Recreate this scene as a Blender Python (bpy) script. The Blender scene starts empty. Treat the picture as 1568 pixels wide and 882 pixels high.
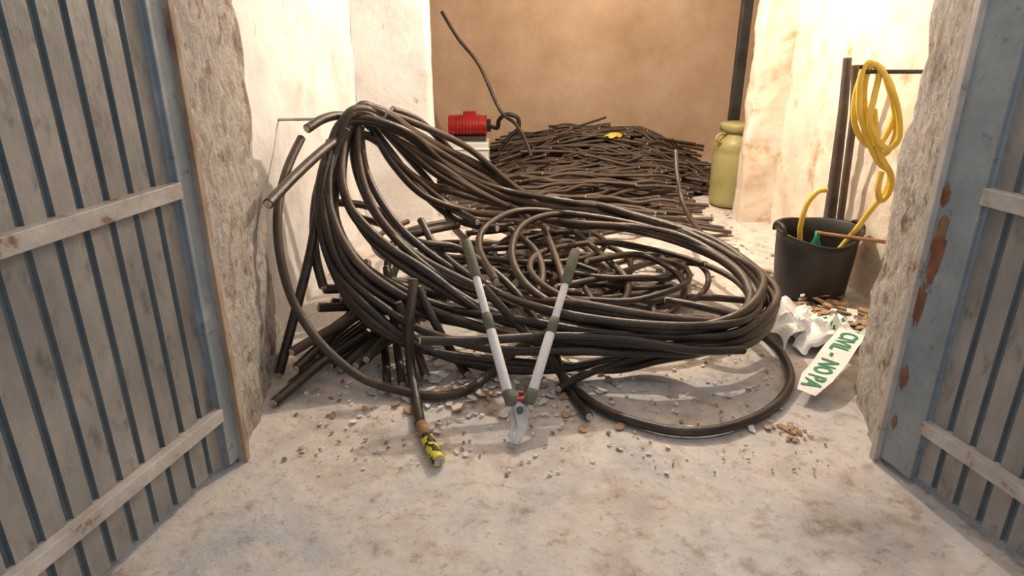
import bpy, math, random
from mathutils import Vector, Matrix, noise
rnd=random.Random(3)
sc=bpy.context.scene
# ---------------- materials
def mat(name,cols,scale=4,rough=.8,bump=.0,bscale=30,metal=0,detail=6,spec=.5,stretch=None,distort=0.0,speck=None,bdist=.02):
    m=bpy.data.materials.new(name); m.use_nodes=True
    nt=m.node_tree; n=nt.nodes; l=nt.links; b=n['Principled BSDF']
    b.inputs['Roughness'].default_value=rough; b.inputs['Metallic'].default_value=metal
    b.inputs['Specular IOR Level'].default_value=spec
    tc=n.new('ShaderNodeTexCoord'); mp=n.new('ShaderNodeMapping'); l.new(tc.outputs['Object'],mp.inputs[0])
    if stretch: mp.inputs['Scale'].default_value=stretch
    def ramp(cs,src):
        r=n.new('ShaderNodeValToRGB'); l.new(src,r.inputs[0]); e=r.color_ramp.elements
        while len(e)>1: e.remove(e[0])
        e[0].position=cs[0][0]; e[0].color=(*cs[0][1],1)
        for p,c in cs[1:]:
            x=e.new(p); x.color=(*c,1)
        return r.outputs[0]
    def nz(s,d,off=0):
        q=n.new('ShaderNodeTexNoise'); q.inputs['Scale'].default_value=s; q.inputs['Detail'].default_value=d
        q.inputs['Roughness'].default_value=.65; q.inputs['Distortion'].default_value=distort
        if off:
            m2=n.new('ShaderNodeMapping'); m2.inputs['Location'].default_value=(off,off*.7,off*.3); l.new(mp.outputs[0],m2.inputs[0]); l.new(m2.outputs[0],q.inputs['Vector'])
        else: l.new(mp.outputs[0],q.inputs['Vector'])
        return q.outputs['Fac']
    col=ramp(cols,nz(scale,detail))
    if speck:
        for k,(s,cs) in enumerate(speck):
            mx=n.new('ShaderNodeMix'); mx.data_type='RGBA'; mx.blend_type='MULTIPLY'; mx.inputs[0].default_value=1
            l.new(col,mx.inputs[6]); l.new(ramp(cs,nz(s,5,3.1+k*5)),mx.inputs[7]); col=mx.outputs[2]
    l.new(col,b.inputs['Base Color'])
    if bump:
        bp=n.new('ShaderNodeBump'); bp.inputs['Strength'].default_value=bump; bp.inputs['Distance'].default_value=bdist
        l.new(nz(bscale,9,1.7),bp.inputs['Height']); l.new(bp.outputs[0],b.inputs['Normal'])
    return m
W1=(1,1,1)
pits=[(28,[(.30,(.35,.3,.26)),(.38,(.85,.83,.8)),(.45,W1)])]
M_cable=mat('cable_rubber',[(.3,(.018,.012,.009)),(.55,(.038,.026,.019)),(.78,(.10,.068,.048))],scale=9,rough=.36,bump=.2,bscale=60,spec=.6)
M_cableold=mat('cable_dusty',[(.3,(.040,.027,.020)),(.6,(.085,.058,.044)),(.8,(.18,.13,.10))],scale=5,rough=.48,bump=.2,bscale=60)
M_cut=mat('cable_cut_end',[(.35,(.35,.27,.22)),(.6,(.70,.58,.48))],scale=90,rough=.4)
M_core=mat('pile_core',[(.3,(.012,.01,.009)),(.7,(.03,.023,.02))],scale=20,rough=.8)
M_yel=mat('yellow_tape',[(.47,(.02,.02,.01)),(.5,(.75,.68,.04)),(.8,(.85,.8,.1))],scale=30,rough=.4,detail=1)
M_copper=mat('torn_sheath',[(.3,(.25,.12,.06)),(.7,(.5,.3,.15))],scale=30,rough=.6)
M_floor=mat('concrete_floor',[(.30,(.42,.35,.30)),(.40,(.56,.50,.46)),(.5,(.68,.63,.59)),(.57,(.58,.56,.55)),(.70,(.80,.76,.72))],scale=2.2,rough=.75,bump=.6,bscale=10,detail=12,distort=.2,
  speck=[(11,[(.33,(.70,.62,.55)),(.43,(.95,.93,.91)),(.5,W1)]),(80,[(.3,(.5,.45,.4)),(.38,W1)]),(2.3,[(.35,(.78,.83,.90)),(.52,W1)]),(26,[(.36,(.78,.75,.72)),(.42,W1)])])
M_reveal=mat('rough_plaster',[(.30,(.26,.20,.16)),(.42,(.46,.41,.37)),(.50,(.64,.60,.56)),(.58,(.46,.43,.41)),(.70,(.80,.77,.73))],scale=5,rough=.9,bump=1,bscale=14,bdist=.06,detail=10,speck=pits+[(7,[(.34,(.55,.43,.34)),(.43,W1)])])
M_white=mat('white_plaster',[(.25,(.48,.38,.30)),(.36,(.66,.62,.60)),(.5,(.76,.75,.75)),(.7,(.83,.82,.82))],scale=2.2,rough=.85,bump=.6,bscale=12,detail=9,speck=[(8,[(.27,(.75,.6,.48)),(.36,W1)])])
M_cream=mat('cream_plaster',[(.25,(.50,.33,.20)),(.34,(.68,.55,.42)),(.5,(.78,.69,.58)),(.7,(.84,.77,.68))],scale=2.6,rough=.85,bump=.7,bscale=12,detail=9,speck=[(5,[(.30,(.74,.52,.36)),(.40,(.95,.9,.85)),(.45,W1)])])
M_back=mat('tan_wall',[(.3,(.48,.34,.23)),(.5,(.58,.43,.31)),(.7,(.66,.52,.40))],scale=2,rough=.85,bump=.3,bscale=20)
M_ceil=mat('ceiling_plaster',[(.3,(.6,.55,.5)),(.7,(.75,.7,.65))],scale=2,rough=.9)
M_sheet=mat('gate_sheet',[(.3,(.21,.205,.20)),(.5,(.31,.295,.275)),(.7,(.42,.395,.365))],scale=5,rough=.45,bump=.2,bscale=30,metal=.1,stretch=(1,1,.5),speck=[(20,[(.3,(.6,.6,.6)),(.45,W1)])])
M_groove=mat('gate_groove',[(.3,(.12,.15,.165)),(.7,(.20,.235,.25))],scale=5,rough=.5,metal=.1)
M_frame=mat('gate_frame_paint',[(.3,(.21,.25,.275)),(.6,(.30,.345,.37)),(.75,(.42,.45,.46))],scale=8,rough=.4,bump=.1,speck=[(25,[(.3,(.6,.5,.45)),(.4,W1)])])
M_rail=mat('gate_rail_paint',[(.34,(.26,.13,.07)),(.40,(.44,.40,.36)),(.7,(.64,.60,.56))],scale=11,rough=.5,bump=.2)
M_rust=mat('rusty_jamb',[(.3,(.16,.09,.055)),(.5,(.38,.28,.2)),(.7,(.56,.5,.44))],scale=9,rough=.8,bump=.4,stretch=(1,1,.4))
M_rustpatch=mat('rust_patch',[(.3,(.13,.05,.025)),(.5,(.25,.10,.05)),(.7,(.33,.2,.13))],scale=14,rough=.9,bump=.4)
M_rubber=mat('black_rubber',[(.3,(.012,.011,.012)),(.7,(.03,.028,.028))],scale=6,rough=.5)
M_hose=mat('yellow_hose',[(.3,(.72,.47,.05)),(.7,(.85,.65,.13))],scale=6,rough=.35)
M_barrel=mat('olive_plastic',[(.3,(.30,.27,.10)),(.7,(.40,.36,.16))],scale=4,rough=.4)
M_dark=mat('dark_metal',[(.3,(.03,.03,.033)),(.7,(.08,.08,.085))],scale=8,rough=.5,metal=.3)
M_pipe=mat('brown_pipe',[(.3,(.06,.045,.04)),(.7,(.15,.11,.09))],scale=8,rough=.6)
M_wood=mat('wood',[(.3,(.25,.11,.04)),(.7,(.5,.27,.12))],scale=8,rough=.6,stretch=(1,8,8))
M_tube=mat('lopper_tube',[(.3,(.80,.80,.82)),(.7,(.92,.92,.92))],scale=8,rough=.3)
M_grip=mat('lopper_grip',[(.3,(.10,.11,.08)),(.7,(.19,.20,.15))],scale=30,rough=.6)
M_steel=mat('lopper_blade',[(.3,(.36,.39,.42)),(.7,(.60,.62,.65))],scale=12,rough=.35,metal=.3)
M_red=mat('red_paint',[(.3,(.30,.01,.01)),(.7,(.45,.03,.03))],scale=6,rough=.35)
M_bag=mat('white_plastic',[(.3,(.86,.88,.86)),(.7,(.95,.96,.95))],scale=5,rough=.35)
M_green=mat('green_ink',[(.3,(.01,.20,.11)),(.7,(.02,.28,.16))],scale=5,rough=.4)
M_leafb=mat('debris_tan',[(.3,(.3,.17,.09)),(.7,(.55,.38,.24))],scale=20,rough=.8)
M_leafo=mat('debris_orange',[(.3,(.45,.22,.08)),(.7,(.65,.42,.2))],scale=20,rough=.8)
M_leafg=mat('debris_grey',[(.3,(.12,.1,.09)),(.7,(.35,.31,.28))],scale=20,rough=.8)
M_leafw=mat('debris_plaster',[(.3,(.62,.58,.54)),(.7,(.88,.85,.81))],scale=20,rough=.9)
# ---------------- mesh helpers
class MB:
    def __init__(s,name,mats): s.n=name;s.m=mats;s.v=[];s.f=[];s.mi=[];s.sm=[]
    def add(s,vs,fs,mi=0,smooth=False):
        o=len(s.v); s.v+= [tuple(v) for v in vs]
        for f in fs: s.f.append([i+o for i in f]); s.mi.append(mi); s.sm.append(smooth)
    def box(s,c,sz,mi=0):
        hx,hy,hz=[q/2 for q in sz]; vs=[]
        for z in(-hz,hz):
            for x,y in((-hx,-hy),(hx,-hy),(hx,hy),(-hx,hy)): vs.append(Vector((x,y,z))+Vector(c))
        s.add(vs,[(3,2,1,0),(4,5,6,7),(0,1,5,4),(1,2,6,5),(2,3,7,6),(3,0,4,7)],mi)
    def tube(s,pts,r,n=10,closed=False,mi=0,cap=None):
        N=len(pts); T=[]
        for i in range(N):
            a=pts[(i-1)%N] if closed or i>0 else pts[0]; b=pts[(i+1)%N] if closed or i<N-1 else pts[-1]
            t=(b-a); T.append(t.normalized() if t.length>1e-7 else Vector((1,0,0)))
        up=Vector((0,0,1)) if abs(T[0].z)<.9 else Vector((1,0,0))
        u=(up-T[0]*up.dot(T[0])).normalized(); vs=[]
        for i in range(N):
            u=(u-T[i]*u.dot(T[i])).normalized(); w=T[i].cross(u)
            rr=r(i/(N-1)) if callable(r) else r
            for k in range(n):
                a=2*math.pi*k/n; vs.append(pts[i]+(u*math.cos(a)+w*math.sin(a))*rr)
        fs=[]
        for i in range(N if closed else N-1):
            j=(i+1)%N
            for k in range(n):
                k2=(k+1)%n; fs.append((i*n+k,i*n+k2,j*n+k2,j*n+k))
        s.add(vs,fs,mi,True)
        if not closed:
            for ring,c,t in((vs[:n],pts[0],-T[0]),(vs[-n:],pts[-1],T[-1])):
                if cap is None: s.add(ring,[tuple(range(n))],mi)
                else:
                    inner=[c+(v-c)*.72 for v in ring]; core=[v+t*.006 for v in inner]
                    s.add(ring+inner,[(k,(k+1)%n,n+(k+1)%n,n+k) for k in range(n)],mi)
                    s.add(inner+core,[(k,(k+1)%n,n+(k+1)%n,n+k) for k in range(n)]+[tuple(range(n,2*n))],cap)
    def lathe(s,prof,c,n=40,mi=0,fn=None):
        vs=[]
        for r,z in prof:
            for k in range(n):
                a=2*math.pi*k/n; p=Vector((r*math.cos(a),r*math.sin(a),z))
                if fn: p=fn(p,a)
                vs.append(p+Vector(c))
        fs=[]
        for i in range(len(prof)-1):
            for k in range(n):
                k2=(k+1)%n; fs.append((i*n+k,i*n+k2,(i+1)*n+k2,(i+1)*n+k))
        s.add(vs,fs,mi,True)
    def done(s,parent=None,bevel=0):
        me=bpy.data.meshes.new(s.n); me.from_pydata(s.v,[],s.f)
        for m in s.m: me.materials.append(m)
        me.polygons.foreach_set('material_index',s.mi); me.polygons.foreach_set('use_smooth',s.sm); me.update()
        o=bpy.data.objects.new(s.n,me); sc.collection.objects.link(o)
        if parent: o.parent=parent
        if bevel:
            b=o.modifiers.new('bevel','BEVEL'); b.width=bevel; b.segments=2; b.limit_method='ANGLE'
        return o
def empty(name):
    o=bpy.data.objects.new(name,None); sc.collection.objects.link(o); return o
def cr(P,closed=False,n=8):
    P=[Vector(p) for p in P]; N=len(P); out=[]
    for i in range(N if closed else N-1):
        if closed: a,b,c,d=P[i-1],P[i],P[(i+1)%N],P[(i+2)%N]
        else: a,b,c,d=P[max(i-1,0)],P[i],P[i+1],P[min(i+2,N-1)]
        for k in range(n):
            t=k/n
            out.append(.5*((2*b)+(c-a)*t+(2*a-5*b+4*c-d)*t*t+(3*b-a-3*c+d)*t**3))
    if not closed: out.append(P[-1])
    return out
def cm(s,u=100.0):
    return [Vector([float(v)/u for v in q.split(',')]) for q in s.split()]
# ---------------- room shell
def wall(name,poly,z0,z1,m,amp=.012,step=.035,fr=5):
    mb=MB(name,[m]); pts=[]
    for i in range(len(poly)-1):
        a=Vector((*poly[i],0)); b=Vector((*poly[i+1],0)); k=max(1,int((b-a).length/step))
        for j in range(k): pts.append(a.lerp(b,j/k))
    pts.append(Vector((*poly[-1],0)))
    nz=int((z1-z0)/.035); vs=[]
    for p in pts:
        for j in range(nz+1):
            q=Vector((p.x,p.y,z0+(z1-z0)*j/nz))
            d=noise.noise_vector(q*fr)*amp+noise.noise_vector(q*fr*3.7)*amp*.5
            vs.append((q.x+d.x,q.y+d.y,q.z))
    fs=[]
    for i in range(len(pts)-1):
        for j in range(nz):
            fs.append((i*(nz+1)+j,(i+1)*(nz+1)+j,(i+1)*(nz+1)+j+1,i*(nz+1)+j+1))
    mb.add(vs,fs,0,True); return mb.done()
wall('wall_front_left',[(-3,1.95),(-.93,1.95),(-1.05,2.75),(-1.11,2.78)],-.01,2.6,M_reveal,.018,fr=6)
wall('wall_left',[(-1.11,2.78),(-1.11,4.95)],-.01,2.6,M_white,.012)
wall('wall_partition_left',[(-1.11,4.95),(-.58,4.95),(-.58,5.12),(-2.2,5.12)],-.01,2.6,M_white,.004)
wall('wall_back_room_left',[(-2.2,5.12),(-2.2,7.5)],-.01,2.6,M_back,.004)
wall('wall_back',[(-2.2,7.5),(2.6,7.5)],-.01,2.6,M_back,.004)
wall('wall_back_room_right',[(2.6,7.5),(2.6,5.12)],-.01,2.6,M_back,.004)
wall('wall_partition_right',[(2.6,5.12),(1.73,5.12),(1.71,4.93),(1.96,4.93)],-.01,2.6,M_cream,.018)
wall('wall_right',[(1.96,4.93),(1.93,2.47)],-.01,2.6,M_cream,.016)
wall('wall_front_right',[(1.93,2.47),(1.42,2.45),(1.26,1.95),(3,1.95)],-.01,2.6,M_reveal,.020,fr=6)
fl=MB('floor',[M_floor]); vs=[];fs=[];nx=160;ny=200
for j in range(ny+1):
    for i in range(nx+1):
        x=-4+8*i/nx;y=-2+10*j/ny
        vs.append((x,y,noise.noise(Vector((x*2,y*2,0)))*.004+noise.noise(Vector((x*7,y*7,3)))*.002-.005))
for j in range(ny):
    for i in range(nx):
        a=j*(nx+1)+i; fs.append((a,a+1,a+nx+2,a+nx+1))
fl.add(vs,fs,0,True); fl.done()
c=MB('ceiling',[M_ceil]); c.box((0,4.75,2.64),(6,5.6,.08)); c.done()
c=MB('lintel',[M_reveal]); c.box((.16,2.19,2.36),(2.6,.48,.48)); c.done()
c=MB('lintel_partition',[M_white]); c.box((.57,5.03,2.4),(2.3,.17,.4)); c.done()
# ---------------- gates
def gate(name,hinge,d,nrm,width,stile):
    root=empty(name); h=Vector((*hinge,0)); d=Vector((*d,0)).normalized(); nv=Vector((*nrm,0)).normalized()
    def L(s,n,z): return h+d*s+nv*n+Vector((0,0,z))
    sh=MB('corrugated_sheet',[M_sheet,M_groove]); prof=[];s=stile
    while s<width-.06:
        prof+=[(s,0,0),(s+.054,0,0),(s+.058,-.012,1),(s+.072,-.012,1),(s+.076,0,1)]; s+=.08
    for i in range(len(prof)-1):
        a,b=prof[i],prof[i+1]
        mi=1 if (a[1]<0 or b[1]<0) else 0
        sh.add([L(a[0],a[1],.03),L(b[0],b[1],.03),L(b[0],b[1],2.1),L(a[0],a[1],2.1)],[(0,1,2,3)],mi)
    sh.done(root)
    def bar(nm,s0,s1,n0,n1,z0,z1,m):
        b=MB(nm,[m]); vs=[L(a,q,z) for z in(z0,z1) for a,q in((s0,n0),(s1,n0),(s1,n1),(s0,n1))]
        b.add(vs,[(3,2,1,0),(4,5,6,7),(0,1,5,4),(1,2,6,5),(2,3,7,6),(3,0,4,7)]); return b.done(root,.003)
    bar('hinge_stile',-.03,stile-.005,-.03,.022,.02,2.12,M_frame)
    bar('outer_stile',width-.06,width,-.03,.012,.02,2.12,M_frame)
    bar('rail_middle',stile-.01,width-.06,-.016,.028,.935,.982,M_rail)
    bar('rail_lower',stile-.01,width-.06,-.016,.028,.195,.24,M_rail)
    bar('rail_top',stile-.01,width-.06,-.016,.03,2.06,2.12,M_rail)
    bar('rail_bottom',stile-.01,width-.06,-.03,-.016,.02,.07,M_frame)
    for i,z in enumerate((.35,1.15,1.8)):
        b=MB('hinge_%d'%(i+1),[M_rust]); p=L(-.04,.0,z); b.tube([p,p+Vector((0,0,.12))],.012,12); b.done(root)
    return root
gl=gate('metal_gate',(-.955,1.92),(-.254,-.967),(.967,-.254),1.07,.045)
gr=gate('metal_gate',(1.285,1.92),(.254,-.967),(-.967,-.254),1.07,.12)
rp=MB('rust_patch',[M_rustpatch])
h=Vector((1.285,1.92,0));d=Vector((.254,-.967,0));nv=Vector((-.967,-.254,0))
def blob(z0,z1,s0,s1,seed):
    vs=[];n=22
    for k in range(n):
        a=2*math.pi*k/n; rr=1+.7*noise.noise(Vector((k*.8,seed,0)))
        vs.append(h+d*((s0+s1)/2+(s1-s0)/2*math.cos(a)*rr)+nv*.0235+Vector((0,0,(z0+z1)/2+(z1-z0)/2*math.sin(a)*rr)))
    return vs
for a in ((.66,.88,-.01,.035,1),(.52,.66,-.02,.015,2),(.3,.38,-.01,.02,3),(.90,.97,-.02,.01,5),(.15,.2,.0,.02,7)):
    rp.add(blob(*a),[tuple(range(22))])
rp.done(gr)
jl=MB('trim_left',[M_rust]); jl.box((-.925,1.945,1.05),(.03,.03,2.12)); jl.done(None,.003)
jr=MB('trim_right',[M_rail]); jr.box((1.257,1.945,1.05),(.03,.03,2.12)); jr.done(None,.003)
# ---------------- cables: surveyed centre lines in centimetres (x,y,z)
LOOPS=["-71,320,103 -77,312,90 -75,295,71 -62,285,50 -38,275,35 -10,270,22 24,256,22 61,250,23 90,252,25 111,276,27 114,311,30 98,350,33 71,378,35 41,387,37 15,415,34 -19,390,62 -48,350,87 -61,330,101",
"-73,315,102 -80,305,85 -81,290,66 -70,275,47 -48,268,30 -18,265,18 18,250,18 58,246,17 90,249,18 114,269,22 121,298,27 108,341,32 74,368,38 45,388,40 15,420,31 -15,390,53 -45,350,77 -61,330,95",
"-70,325,101 -73,315,82 -64,300,61 -46,290,44 -25,285,33 2,280,23 29,254,27 58,252,25 87,254,25 104,271,27 108,301,30 91,336,32 64,362,33 35,366,35 14,400,30 -16,370,50 -39,350,70 -58,330,90",
"-76,315,98 -83,300,79 -84,285,59 -78,275,41 -62,260,26 -40,255,13 -12,253,6 18,251,5 43,253,6 63,257,9 85,249,16 107,260,20 115,277,25 112,323,29 86,362,35 56,383,38 25,378,41 -5,390,45 -33,360,67 -52,330,90"]
OPEN=["-75,320,100 -79,308,80 -80,295,59 -68,282,42 -47,275,30 -24,272,22 4,251,27 36,247,23 68,246,22 92,248,23 106,267,26 106,306,30 87,348,33 55,376,35 25,375,38 6,352,38 0,316,35 5,286,31 19,266,27 42,250,25 73,246,25 102,262,25 119,289,25",
"-73,330,98 -69,315,76 -55,300,56 -37,295,40 -13,290,26 12,249,33 41,245,29 72,245,27 96,252,27 109,277,28 104,323,31 78,359,34 44,375,37 6,372,41 -13,341,41 -16,312,38 -7,275,35",
"-75,310,95 -84,298,76 -80,280,57 -71,270,40 -53,260,28 -34,255,19 -6,244,17 25,243,17 58,245,15 85,248,15 105,258,18 117,276,22 120,305,27 104,347,32",
"-93,300,93 -96,285,82 -96,268,69 -94,258,53 -89,252,35 -78,245,20 -62,240,7 -46,236,3 -30,233,2 -17,239,2 -7,252,4 4,251,15 20,249,25",
"-12,255,40 2,252,25 14,245,15 22,245,3 34,224,2 52,211,2 68,208,2 86,214,2 103,227,2 116,246,2 120,266,3 114,275,8 95,274,20 72,289,20",
"-83,310,90 -85,295,71 -89,280,45 -95,266,20 -99,252,1.5",
"-84,315,86 -89,300,67 -88,285,47 -83,275,32",
"-93,250,76 -89,275,82 -82,300,89 -76,320,92 -66,330,87 -54,335,72 -36,350,51 -18,334,45",
"-90,300,97 -85,310,100 -79,320,100 -70,330,95 -60,335,80 -48,340,61 -30,350,42 -8,339,40",
"-66,335,101 -48,350,92 -25,380,75 -2,400,51 19,410,33 37,383,35",
"-60,345,100 -48,360,92 -31,380,70 -9,395,44 10,368,37",
"-69,330,96 -59,330,76 -44,335,58 -22,350,46 -5,380,36 21,379,38",
"-70,330,99 -63,335,83 -49,345,65 -27,370,50 -2,400,35 20,362,33",
"-67,335,96 -54,350,75 -42,360,56 -34,360,37 -21,321,35 -15,285,25",
"-41,262,40 -42,249,25 -42,247,8 -38,231,2 -34,213,2",
"-35,232,27 -16,236,25 17,242,24 46,241,23 72,240,19 94,244,17",
"6,269,25 16,258,15 22,242,2 29,218,2",
"67,251,15 49,253,8 31,246,5 19,237,3",
"-69,301,35 -62,281,20 -56,265,5 -51,240,2",
"-58,292,35 -53,274,20 -49,259,5 -45,242,2",
"-40,267,35 -32,260,20 -24,259,5 -19,251,2",
"-85,300,64 -71,320,57 -61,330,46 -55,320,34 -57,300,26 -44,262,25",
"-78,320,52 -66,340,41 -44,300,45 -26,306,40 -7,289,33 5,277,25",
"114,470,57 113,455,43 115,435,26 112,374,25 120,340,27",
"-29,345,40 -43,316,45 -57,313,41 -59,301,35 -56,293,25 -44,288,17 -19,285,15",
"18,379,30 23,340,25 26,313,17 21,293,8 5,278,5",
"-1,362,33 13,346,25 15,314,20 5,293,15",
"34,390,27 50,355,20 60,328,15 55,314,6 33,289,3",
"39,330,25 71,355,20 89,337,15 87,318,8 67,292,5",
"22,313,17 55,337,15 88,379,8 108,353,15",
"-7,281,20 21,296,17 55,313,8 96,329,5 122,325,5",
"-48,262,30 -44,258,20 -40,257,8 -36,247,3",
"112,280,22 90,262,20 60,258,19 30,262,21 0,276,26 -20,290,32 -36,306,40 -45,320,50"]
cb=MB('cable_coil',[M_cable,M_cut,M_cableold])
def dm(): return 2 if rnd.random()<.35 else 0
for i,s in enumerate(LOOPS):
    P=cm(s); cb.tube(cr(P,True,9),.0185,12,True,dm())
    for v in range(2):
        Q=[p+Vector((.028*noise.noise(Vector((k*.45,i*3+v,1))),.05*noise.noise(Vector((k*.45,i*3+v,5))),.085*noise.noise(Vector((k*.4,i*3+v,9)))+(.012 if v else -.006))) for k,p in enumerate(P)]
        for q in Q: q.z=max(q.z,.02)
        cb.tube(cr(Q,True,9),.0185,12,True,dm())
for k,s in enumerate(OPEN): cb.tube(cr(cm(s),False,9),.021 if k in(5,6,7,8,14) else (.016 if k==23 else .0185),12,False,dm(),1)
for i,e in enumerate(cm("-93,228,2 -90,240,3 -88,243,9 -88,257,3 -83,254,9 -78,257,3 -73,254,3 -66,253,5 -61,251,9 -90,246,15 -84,258,14 -79,262,14")):
    b=e+Vector((rnd.uniform(.22,.36),rnd.uniform(.38,.60),rnd.uniform(.03,.12))); m=e.lerp(b,.5)+Vector((rnd.uniform(-.02,.02),0,.02)); cb.tube(cr([e,m,b],False,6),.0205,12,False,dm(),1)
for i in range(10):
    a=Vector((-.87+.035*(i%5)+rnd.uniform(-.01,.01),2.78+.06*(i%3),.21+.045*(i//3))); b=a+Vector((rnd.uniform(.3,.5),rnd.uniform(.0,.25),rnd.uniform(-.14,-.02)))
    cb.tube(cr([a,a.lerp(b,.5)+Vector((0,0,.02)),b],False,6),.0215,12,False,dm(),1)
for i in range(18):
    cx=rnd.uniform(-.25,.85); cy=rnd.uniform(3.05,4.1); R=rnd.uniform(.25,.55); z=rnd.uniform(.02,.2); a0=rnd.uniform(0,6.3); sp=rnd.uniform(3.5,7)
    tx=rnd.uniform(-.12,.12);ty=rnd.uniform(-.1,.12); e=rnd.uniform(.8,1.2); P=[]
    for k in range(14):
        a=a0+sp*k/13; x=R*math.cos(a)*e; y=R*math.sin(a)
        P.append(Vector((cx+x,cy+y,max(.018,z+tx*x+ty*y+rnd.uniform(-.01,.01)))))
    cb.tube(cr(P,False,5),.0165,10,False,dm(),1)
for i in range(16):
    x0=rnd.uniform(-.75,.15); y0=rnd.uniform(3.2,4.6); P=[];an=rnd.uniform(-.5,.5);z=rnd.uniform(.02,.25)
    for k in range(6):
        P.append(Vector((x0+.18*k*math.cos(an),y0+.18*k*math.sin(an),max(.018,z+rnd.uniform(-.03,.03))))); an+=rnd.uniform(-.35,.35)
    cb.tube(cr(P,False,6),.0165,10,False,dm(),1)
cb.done()
t=MB('taped_cable_end',[M_cable,M_copper,M_yel,M_cut])
P=cr(cm("-336,2127,20 -296,2017,21 -248,1902,21",1000),False,10)
t.tube(P[:9],.0205,14,False,1); t.tube(P[8:],.0235,14,False,2,3); t.done()
b=MB('wall_peg',[M_rail]); b.tube([Vector((-1.12,3.26,.975)),Vector((-.60,3.24,.985)),Vector((-.585,3.24,1.02))],.007,10); b.done()
# ---------------- back pile
def H(x,y):
    fx=min(max((x+.75)/1.5,0),1)*min(max((2.02-x)/.8,0),1); fy=min(max((y-5.5)/1.2,0),1)*min(max((7.45-y)/.4,0),1)
    s=lambda q:q*q*(3-2*q)
    return .37*s(fx)*s(fy)*(1+.2*noise.noise(Vector((x*3,y*3,0))))
pl=MB('cable_pile',[M_cableold,M_core,M_cut]); vs=[];fs=[];n=40
for j in range(n+1):
    for i in range(n+1):
        x=-.6+2.7*i/n;y=5.55+1.9*j/n; vs.append((x,y,max(H(x,y)*.82-.02,-.02)))
for j in range(n):
    for i in range(n):
        a=j*(n+1)+i; fs.append((a,a+1,a+n+2,a+n+1))
pl.add(vs,fs,1,True)
def inb(px,py): return -1.2<px<(1.56 if py<5.75 else 2.0) and 5.4<py<7.45 and not(-.66<px<-.18 and 6.3<py<6.7)
for i in range(440):
    x=rnd.uniform(-.6,2.0);y=rnd.uniform(5.6,7.35);L=rnd.uniform(.5,1.4);an=rnd.gauss(-.12,.35); cu=rnd.gauss(0,.25);P=[];lift=rnd.uniform(0,.05);til=rnd.gauss(0,.07)
    stiff=rnd.random()<.4; hc=H(x,y)
    for k in range(8):
        u=(k/7-.5); a=an+cu*u; px=x+L*u*math.cos(a); py=y+L*u*math.sin(a)
        if inb(px,py):
            hh=H(px,py)
            if stiff: hh=max(hh,.65*hc+.35*hh)
            P.append(Vector((px,py,max(.014,hh+lift+til*u))))
        elif len(P)>3: break
        else: P=[]
    if len(P)>3: pl.tube(cr(P,False,3),rnd.uniform(.011,.015),7,False,0,2 if rnd.random()<.4 else 0)
for i in range(85):
    x=rnd.uniform(-.55,.6);y=rnd.uniform(4.7,5.9);P=[];an=rnd.uniform(-.35,.35);z=rnd.uniform(.015,.22)*(1 if x<.3 else .4)
    for k in range(8):
        P.append(Vector((max(-.5,x),y,max(.015,z+rnd.uniform(-.02,.02))))); x+=.17*math.cos(an);y+=.17*math.sin(an);an+=rnd.uniform(-.3,.3)
        if x>1.5:break
    if len(P)>3: pl.tube(cr(P,False,4),.0145,8,False,0,2)
pl.done()
g=MB('yellow_rag',[M_hose]); g.lathe([(0.0,.03),(.04,.028),(.07,.015),(.08,0)],(.95,6.4,.41),14,0,lambda p,a:Vector((p.x*(1+.3*math.sin(3*a)),p.y*.6,p.z+.01*math.sin(4*a)))); g.done()
hs=MB('hanging_cable',[M_cable]); hs.tube(cr(cm("-62,640,150 -48,636,128 -29,630,105 -11,620,68 3,610,57 12,600,44 17,590,31"),False,8),.016,10); hs.done()
# ---------------- red pump on a crate
r=empty('electric_pump')
m=MB('motor_body',[M_red]); m.tube([Vector((-.60,6.5,.5)),Vector((-.57,6.5,.5)),Vector((-.27,6.5,.5)),Vector((-.24,6.5,.5))],.095,28)
for k in range(8): m.tube([Vector((-.52+.03*k,6.5,.5)),Vector((-.51+.03*k,6.5,.5))],.105,28)
m.box((-.4,6.5,.605),(.12,.1,.05)); m.done(r)
m=MB('motor_foot',[M_dark]); m.box((-.4,6.5,.385),(.3,.16,.045)); m.tube([Vector((-.24,6.5,.5)),Vector((-.2,6.5,.5))],.06,20); m.done(r)
m=MB('motor_hose',[M_rubber]); m.tube(cr([Vector((-.22,6.5,.5)),Vector((-.14,6.48,.48)),Vector((-.12,6.45,.56)),Vector((-.05,6.43,.61)),Vector((.05,6.43,.58)),Vector((.06,6.43,.48)),Vector((-.02,6.43,.41)),Vector((-.12,6.4,.3))],False,8),.02,10); m.done(r)
m=MB('plastic_crate',[M_bag]); m.box((-.42,6.5,.18),(.4,.3,.36))
for z in(.1,.2,.3): m.box((-.42,6.345,z),(.42,.02,.02))
m.done(None,.01)
# ---------------- barrel
m=MB('plastic_barrel',[M_barrel])
m.lathe([(0,.005),(.15,.005),(.17,.02),(.175,.06),(.18,.1),(.175,.14),(.18,.18),(.18,.42),(.174,.44),(.18,.46),(.178,.5),(.165,.54),(.13,.57),(.12,.585),(.12,.6),(.145,.605),(.147,.655),(.14,.665),(.0,.668)],(1.81,5.45,0),48)
m.tube(cr([Vector((1.66,5.37,.52)),Vector((1.61,5.35,.545)),Vector((1.63,5.36,.585)),Vector((1.69,5.39,.59))],False,6),.012,8)
m.done()
m=MB('door_frame_back_room',[M_dark]); m.box((2.13,6.6,1.1),(.09,.09,2.2)); m.box((2.26,6.6,1.1),(.03,.05,2.2)); m.done(None,.005)
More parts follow.
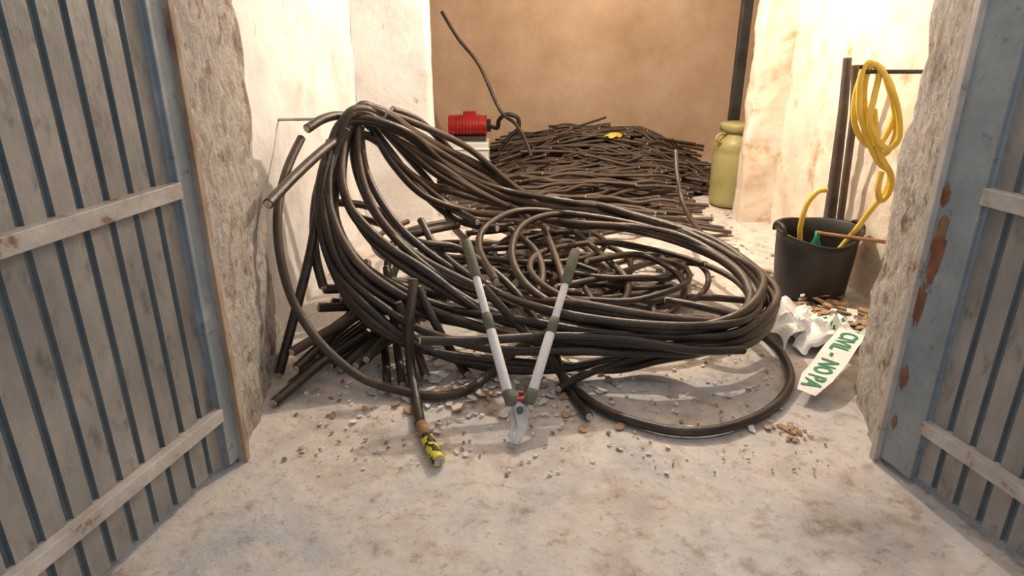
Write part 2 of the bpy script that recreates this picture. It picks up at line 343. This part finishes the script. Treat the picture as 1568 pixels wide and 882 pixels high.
# ---------------- tub
bc=Vector((1.66,3.50,0))
m=MB('rubber_tub',[M_rubber])
def rim(p,a):
    k=max(0,p.z)/.36
    return Vector((p.x*(1+.04*k*math.cos(2*a)),p.y*(1-.04*k*math.cos(2*a)),p.z-(.035*k**4)*max(0,math.cos(a+math.pi/2+.2))+.02*k**4*abs(math.cos(a))))
m.lathe([(0,.004),(.18,.004),(.187,.015),(.192,.1),(.2,.2),(.205,.3),(.208,.345),(.22,.35),(.222,.362),(.214,.366),(.204,.36),(.198,.28),(.187,.1),(.18,.02),(0,.018)],bc,56,0,rim)
for a in(math.pi*.02,math.pi*1.02):
    c0=bc+Vector((math.cos(a)*.214,math.sin(a)*.214,.37)); t_=Vector((-math.sin(a),math.cos(a),0)); o_=Vector((math.cos(a),math.sin(a),0))
    m.tube(cr([c0-t_*.07+Vector((0,0,-.02)),c0-t_*.05+o_*.004+Vector((0,0,.018)),c0+o_*.006+Vector((0,0,.028)),c0+t_*.05+o_*.004+Vector((0,0,.018)),c0+t_*.07+Vector((0,0,-.02))],False,6),.011,8)
m.done()
m=MB('yellow_garden_hose',[M_hose])
for s in ("157.4,350,5 157,350,28 156,350,38 157.5,350,50 162,350,57 167,350,58",
"172,350,10 176,345,25 181,340,39 184,335,51 188,332,62 188,332,71 181,330,76 175,330,84 170,330,93 166,330,102 164,330,116 166,330,123 172,330,119 171,328,107 170,326,97 175,325,88 181,325,84 185,325,89 183,325,99 178,325,110 172,328,120 168,330,122 168,333,113 171,333,99 177,333,87 180,330,81 184,330,82 186,330,92 182,330,104 176,330,116",
"173,330,102 178,328,83 186,327,71 187,327,63 184,327,58 180,325,64 180,325,73",
"166,332,121 165,334,108 167,334,95 173,334,86 178,331,84 182,331,90 184,331,100 180,331,112 173,331,121"):
    m.tube(cr(cm(s),False,8),.0145,10)
m.done()
m=MB('hose_peg',[M_dark]); m.tube([Vector((1.95,3.3,1.19)),Vector((1.64,3.3,1.19)),Vector((1.63,3.3,1.22))],.01,8); m.done()
m=MB('leaning_pipe',[M_pipe]); m.tube(cm("188,388,1 186,381,35 184,380,68 182,379,95 179,378,123"),lambda t:.038-.016*t,16); m.done()
m=MB('leaning_pipe',[M_pipe]); m.tube(cm("190,374,1 187,370,34 182,366,94 178,366,120"),.02,14); m.done()
m=MB('wooden_stick',[M_wood]); m.tube(cm("160,338,38 177,334,36.5 195,330,35"),.010,8); m.done()
m=MB('green_bottle',[M_green]); m.lathe([(0,-.27),(.03,-.27),(.034,-.25),(.034,-.03),(.015,.02),(.013,.06),(0,.06)],(1.63,3.44,.31),16); m.done()
# ---------------- loppers
lo=empty('telescopic_loppers')
def seg(nm,a,b,r,m_,n=14):
    q=MB(nm,[m_]); q.tube([a,a.lerp(b,.06),a.lerp(b,.94),b],lambda t:r*(.85 if t in(0,1) else 1),n); q.done(lo)
def lop(nm,top,bot):
    d_=(bot-top)
    seg(nm+'_grip',top,top+d_*.24,.0215,M_grip); seg(nm+'_tube_inner',top+d_*.24,top+d_*.5,.0155,M_tube)
    seg(nm+'_clamp',top+d_*.47,top+d_*.57,.020,M_grip); seg(nm+'_tube_outer',top+d_*.56,top+d_*.94,.019,M_tube)
    seg(nm+'_socket',top+d_*.92,bot,.0215,M_grip)
lop('left_handle',Vector((-.187,2.62,.574)),Vector((-.002,2.125,.104))); lop('right_handle',Vector((.261,2.62,.532)),Vector((.062,2.13,.109)))
ctr=Vector((.029,2.11,.086)); tip=Vector((.021,1.98,.012))
ax=(ctr-tip).normalized(); side=Vector((1,0,0)); nn=side.cross(ax).normalized()
def plate(nm,outline,th,off,m_):
    q=MB(nm,[m_]);n=len(outline)
    f=[ctr+side*x+ax*y+nn*(off-th/2) for x,y in outline]; g_=[v+nn*th for v in f]
    q.add(f+g_,[tuple(range(n)),tuple(range(n,2*n))[::-1]]+[(i,n+i,n+(i+1)%n,(i+1)%n) for i in range(n)]); q.done(lo,.0015)
plate('blade',[(-.028,.03),(-.012,.045),(.02,.02),(.03,-.02),(.03,-.06),(.018,-.1),(-.004,-.135),(-.018,-.13),(-.012,-.1),(-.006,-.06),(-.018,-.02)],.006,.004,M_steel)
plate('hook_jaw',[(.03,.03),(.015,.045),(-.02,.02),(-.03,-.02),(-.03,-.05),(-.038,-.09),(-.03,-.12),(-.012,-.14),(.002,-.142),(-.012,-.12),(-.02,-.09),(-.014,-.05),(.01,-.02)],.006,-.004,M_steel)
q=MB('pivot_bolt',[M_dark]); q.tube([ctr-nn*.014,ctr+nn*.014],.013,16); q.done(lo)
q=MB('red_bumper',[M_red]); p=ctr+ax*.045; q.tube([p-side*.014,p+side*.014],.012,12); q.tube([p+ax*.03-side*.008,p+ax*.03+side*.01],.009,12); q.done(lo)
# ---------------- barrier tape
tp=empty('barrier_tape')
a=Vector((1.175,2.33,.05)); b_=Vector((1.50,2.69,.12)); dl=(b_-a); L=dl.length; ux=dl.normalized(); uy=Vector((-ux.y,ux.x,0)).normalized(); un=ux.cross(uy)
q=MB('tape_strip',[M_bag]);vs=[];fs=[];n=24;w=8
def S_(u,v): return a+ux*u+uy*v+un*(.006*math.sin(u*22+v*12)+.02*max(0,(u-L*.75)))
for i in range(n+1):
    for j in range(w+1):
        u=-.02+L*1.1*i/n; v=(j/w-.5)*.12*(.6+.4*min(1,i/5)); vs.append(S_(u,v))
for i in range(n):
    for j in range(w):
        k=i*(w+1)+j; fs.append((k,k+w+1,k+w+2,k+1))
q.add(vs,fs,0,True); q.done(tp)
cu=bpy.data.curves.new('tape_text','FONT'); cu.body='CIVIL - NO PA'; cu.size=.10; cu.offset=.002
to=bpy.data.objects.new('tmp',cu); sc.collection.objects.link(to); bpy.context.view_layer.update()
me=bpy.data.meshes.new_from_object(to); bpy.data.objects.remove(to)
mxx=max(v.co.x for v in me.vertices)
for v in me.vertices:
    x,y=v.co.x/mxx,v.co.y; v.co=S_(L*1.02-x*L*1.0,.034-y)+un*.0035
me.materials.append(M_green); o=bpy.data.objects.new('tape_text',me); sc.collection.objects.link(o); o.parent=tp
q=MB('tape_crumple',[M_bag,M_green])
for k in range(6):
    cx,cy=[(1.33,2.86),(1.29,3.0),(1.42,3.0),(1.60,2.82),(1.52,2.90),(1.40,2.80)][k]; vs=[];fs=[];n=16; hh=[.12,.17,.1,.06,.1,.10][k]
    for j in range(n+1):
        for i in range(n+1):
            x=(i/n-.5)*.2;y=(j/n-.5)*.18; rr=max(0,1-(x*x+y*y)/.016)
            dv=noise.noise_vector(Vector((x*16+k*7,y*16,k)))*.045
            vs.append((cx+x+dv.x,cy+y+dv.y,max(.01,.012+hh*rr+dv.z*1.5*(.3+rr))))
    for j in range(n):
        for i in range(n):
            A=j*(n+1)+i; fs.append((A,A+1,A+n+2,A+n+1))
    q.add(vs,fs,0,False)
    if k in(3,4):
        for f in range(36): q.mi[-1-f*7]=1
q.done(tp)
# ---------------- litter
q=MB('floor_litter',[M_leafb,M_leafo,M_leafg,M_leafw])
def flake(x,y,s,mi,z=.001):
    n=rnd.randint(4,6); an=rnd.uniform(0,6.3); top=[];el=rnd.uniform(.3,1)
    tx,ty=rnd.uniform(-.3,.3),rnd.uniform(-.3,.3)
    for k in range(n):
        a=2*math.pi*k/n+rnd.uniform(-.3,.3); X=s*math.cos(a);Y=s*el*math.sin(a)
        top.append(Vector((x+X*math.cos(an)-Y*math.sin(an),y+X*math.sin(an)+Y*math.cos(an),z+s*.3+tx*X+ty*Y)))
    bot=[v-Vector((0,0,.003)) for v in top]
    q.add(top+bot,[tuple(range(n)),tuple(range(n,2*n))[::-1]]+[(i,n+i,n+(i+1)%n,(i+1)%n) for i in range(n)],mi)
for i in range(520): flake(rnd.uniform(-.85,1.15),rnd.uniform(1.85,2.9),rnd.uniform(.003,.012),rnd.choice([0,3,3,3,2]))
for i in range(30): flake(rnd.uniform(-.7,1.1),rnd.uniform(1.95,2.5),rnd.uniform(.012,.024),rnd.choice([0,3,3,3]))
for i in range(260): flake(rnd.gauss(-.12,.27),rnd.gauss(2.52,.16),rnd.uniform(.006,.030),rnd.choice([0,3,3,3,3]))
for i in range(300): flake(min(1.8,rnd.gauss(1.62,.14)),rnd.gauss(3.03,.14),rnd.uniform(.01,.045),rnd.choice([0,0,1,2,3]),rnd.uniform(0,.05))
for i in range(260): flake(rnd.uniform(.1,1.8),rnd.uniform(2.9,5.2),rnd.uniform(.004,.018),rnd.choice([0,1,2,3]))
for i in range(14): flake(rnd.uniform(1.3,1.8),rnd.uniform(2.9,4.7),rnd.uniform(.02,.04),0)
for i in range(26): flake(rnd.gauss(1.02,.04),rnd.gauss(2.10,.03),rnd.uniform(.006,.018),0)
q.done()
# ---------------- lights
def pt(name,loc,e,col,rad=.08):
    l=bpy.data.lights.new(name,'POINT'); l.energy=e; l.color=col; l.shadow_soft_size=rad
    o=bpy.data.objects.new(name,l); o.location=loc; sc.collection.objects.link(o)
pt('ceiling_bulb',(.70,4.2,2.05),165,(1,.84,.66),.02)
pt('back_room_bulb',(.9,6.2,2.3),36,(1,.76,.52),.06)
pt('entrance_fill',(.9,1.3,2.4),22,(1,.88,.76),.04)  # unseen fill light, added to brighten the gates and front faces
w=bpy.data.worlds.new('World'); sc.world=w; w.use_nodes=True
w.node_tree.nodes['Background'].inputs[0].default_value=(.80,.88,1,1); w.node_tree.nodes['Background'].inputs[1].default_value=.42
cd=bpy.data.cameras.new('camera'); cd.sensor_width=36; cd.lens=23.6; cam=bpy.data.objects.new('camera',cd)
cam.location=(0,0,1.4); cam.rotation_euler=(math.radians(68.5),0,0); sc.collection.objects.link(cam); sc.camera=cam
sc.view_settings.view_transform='Standard'
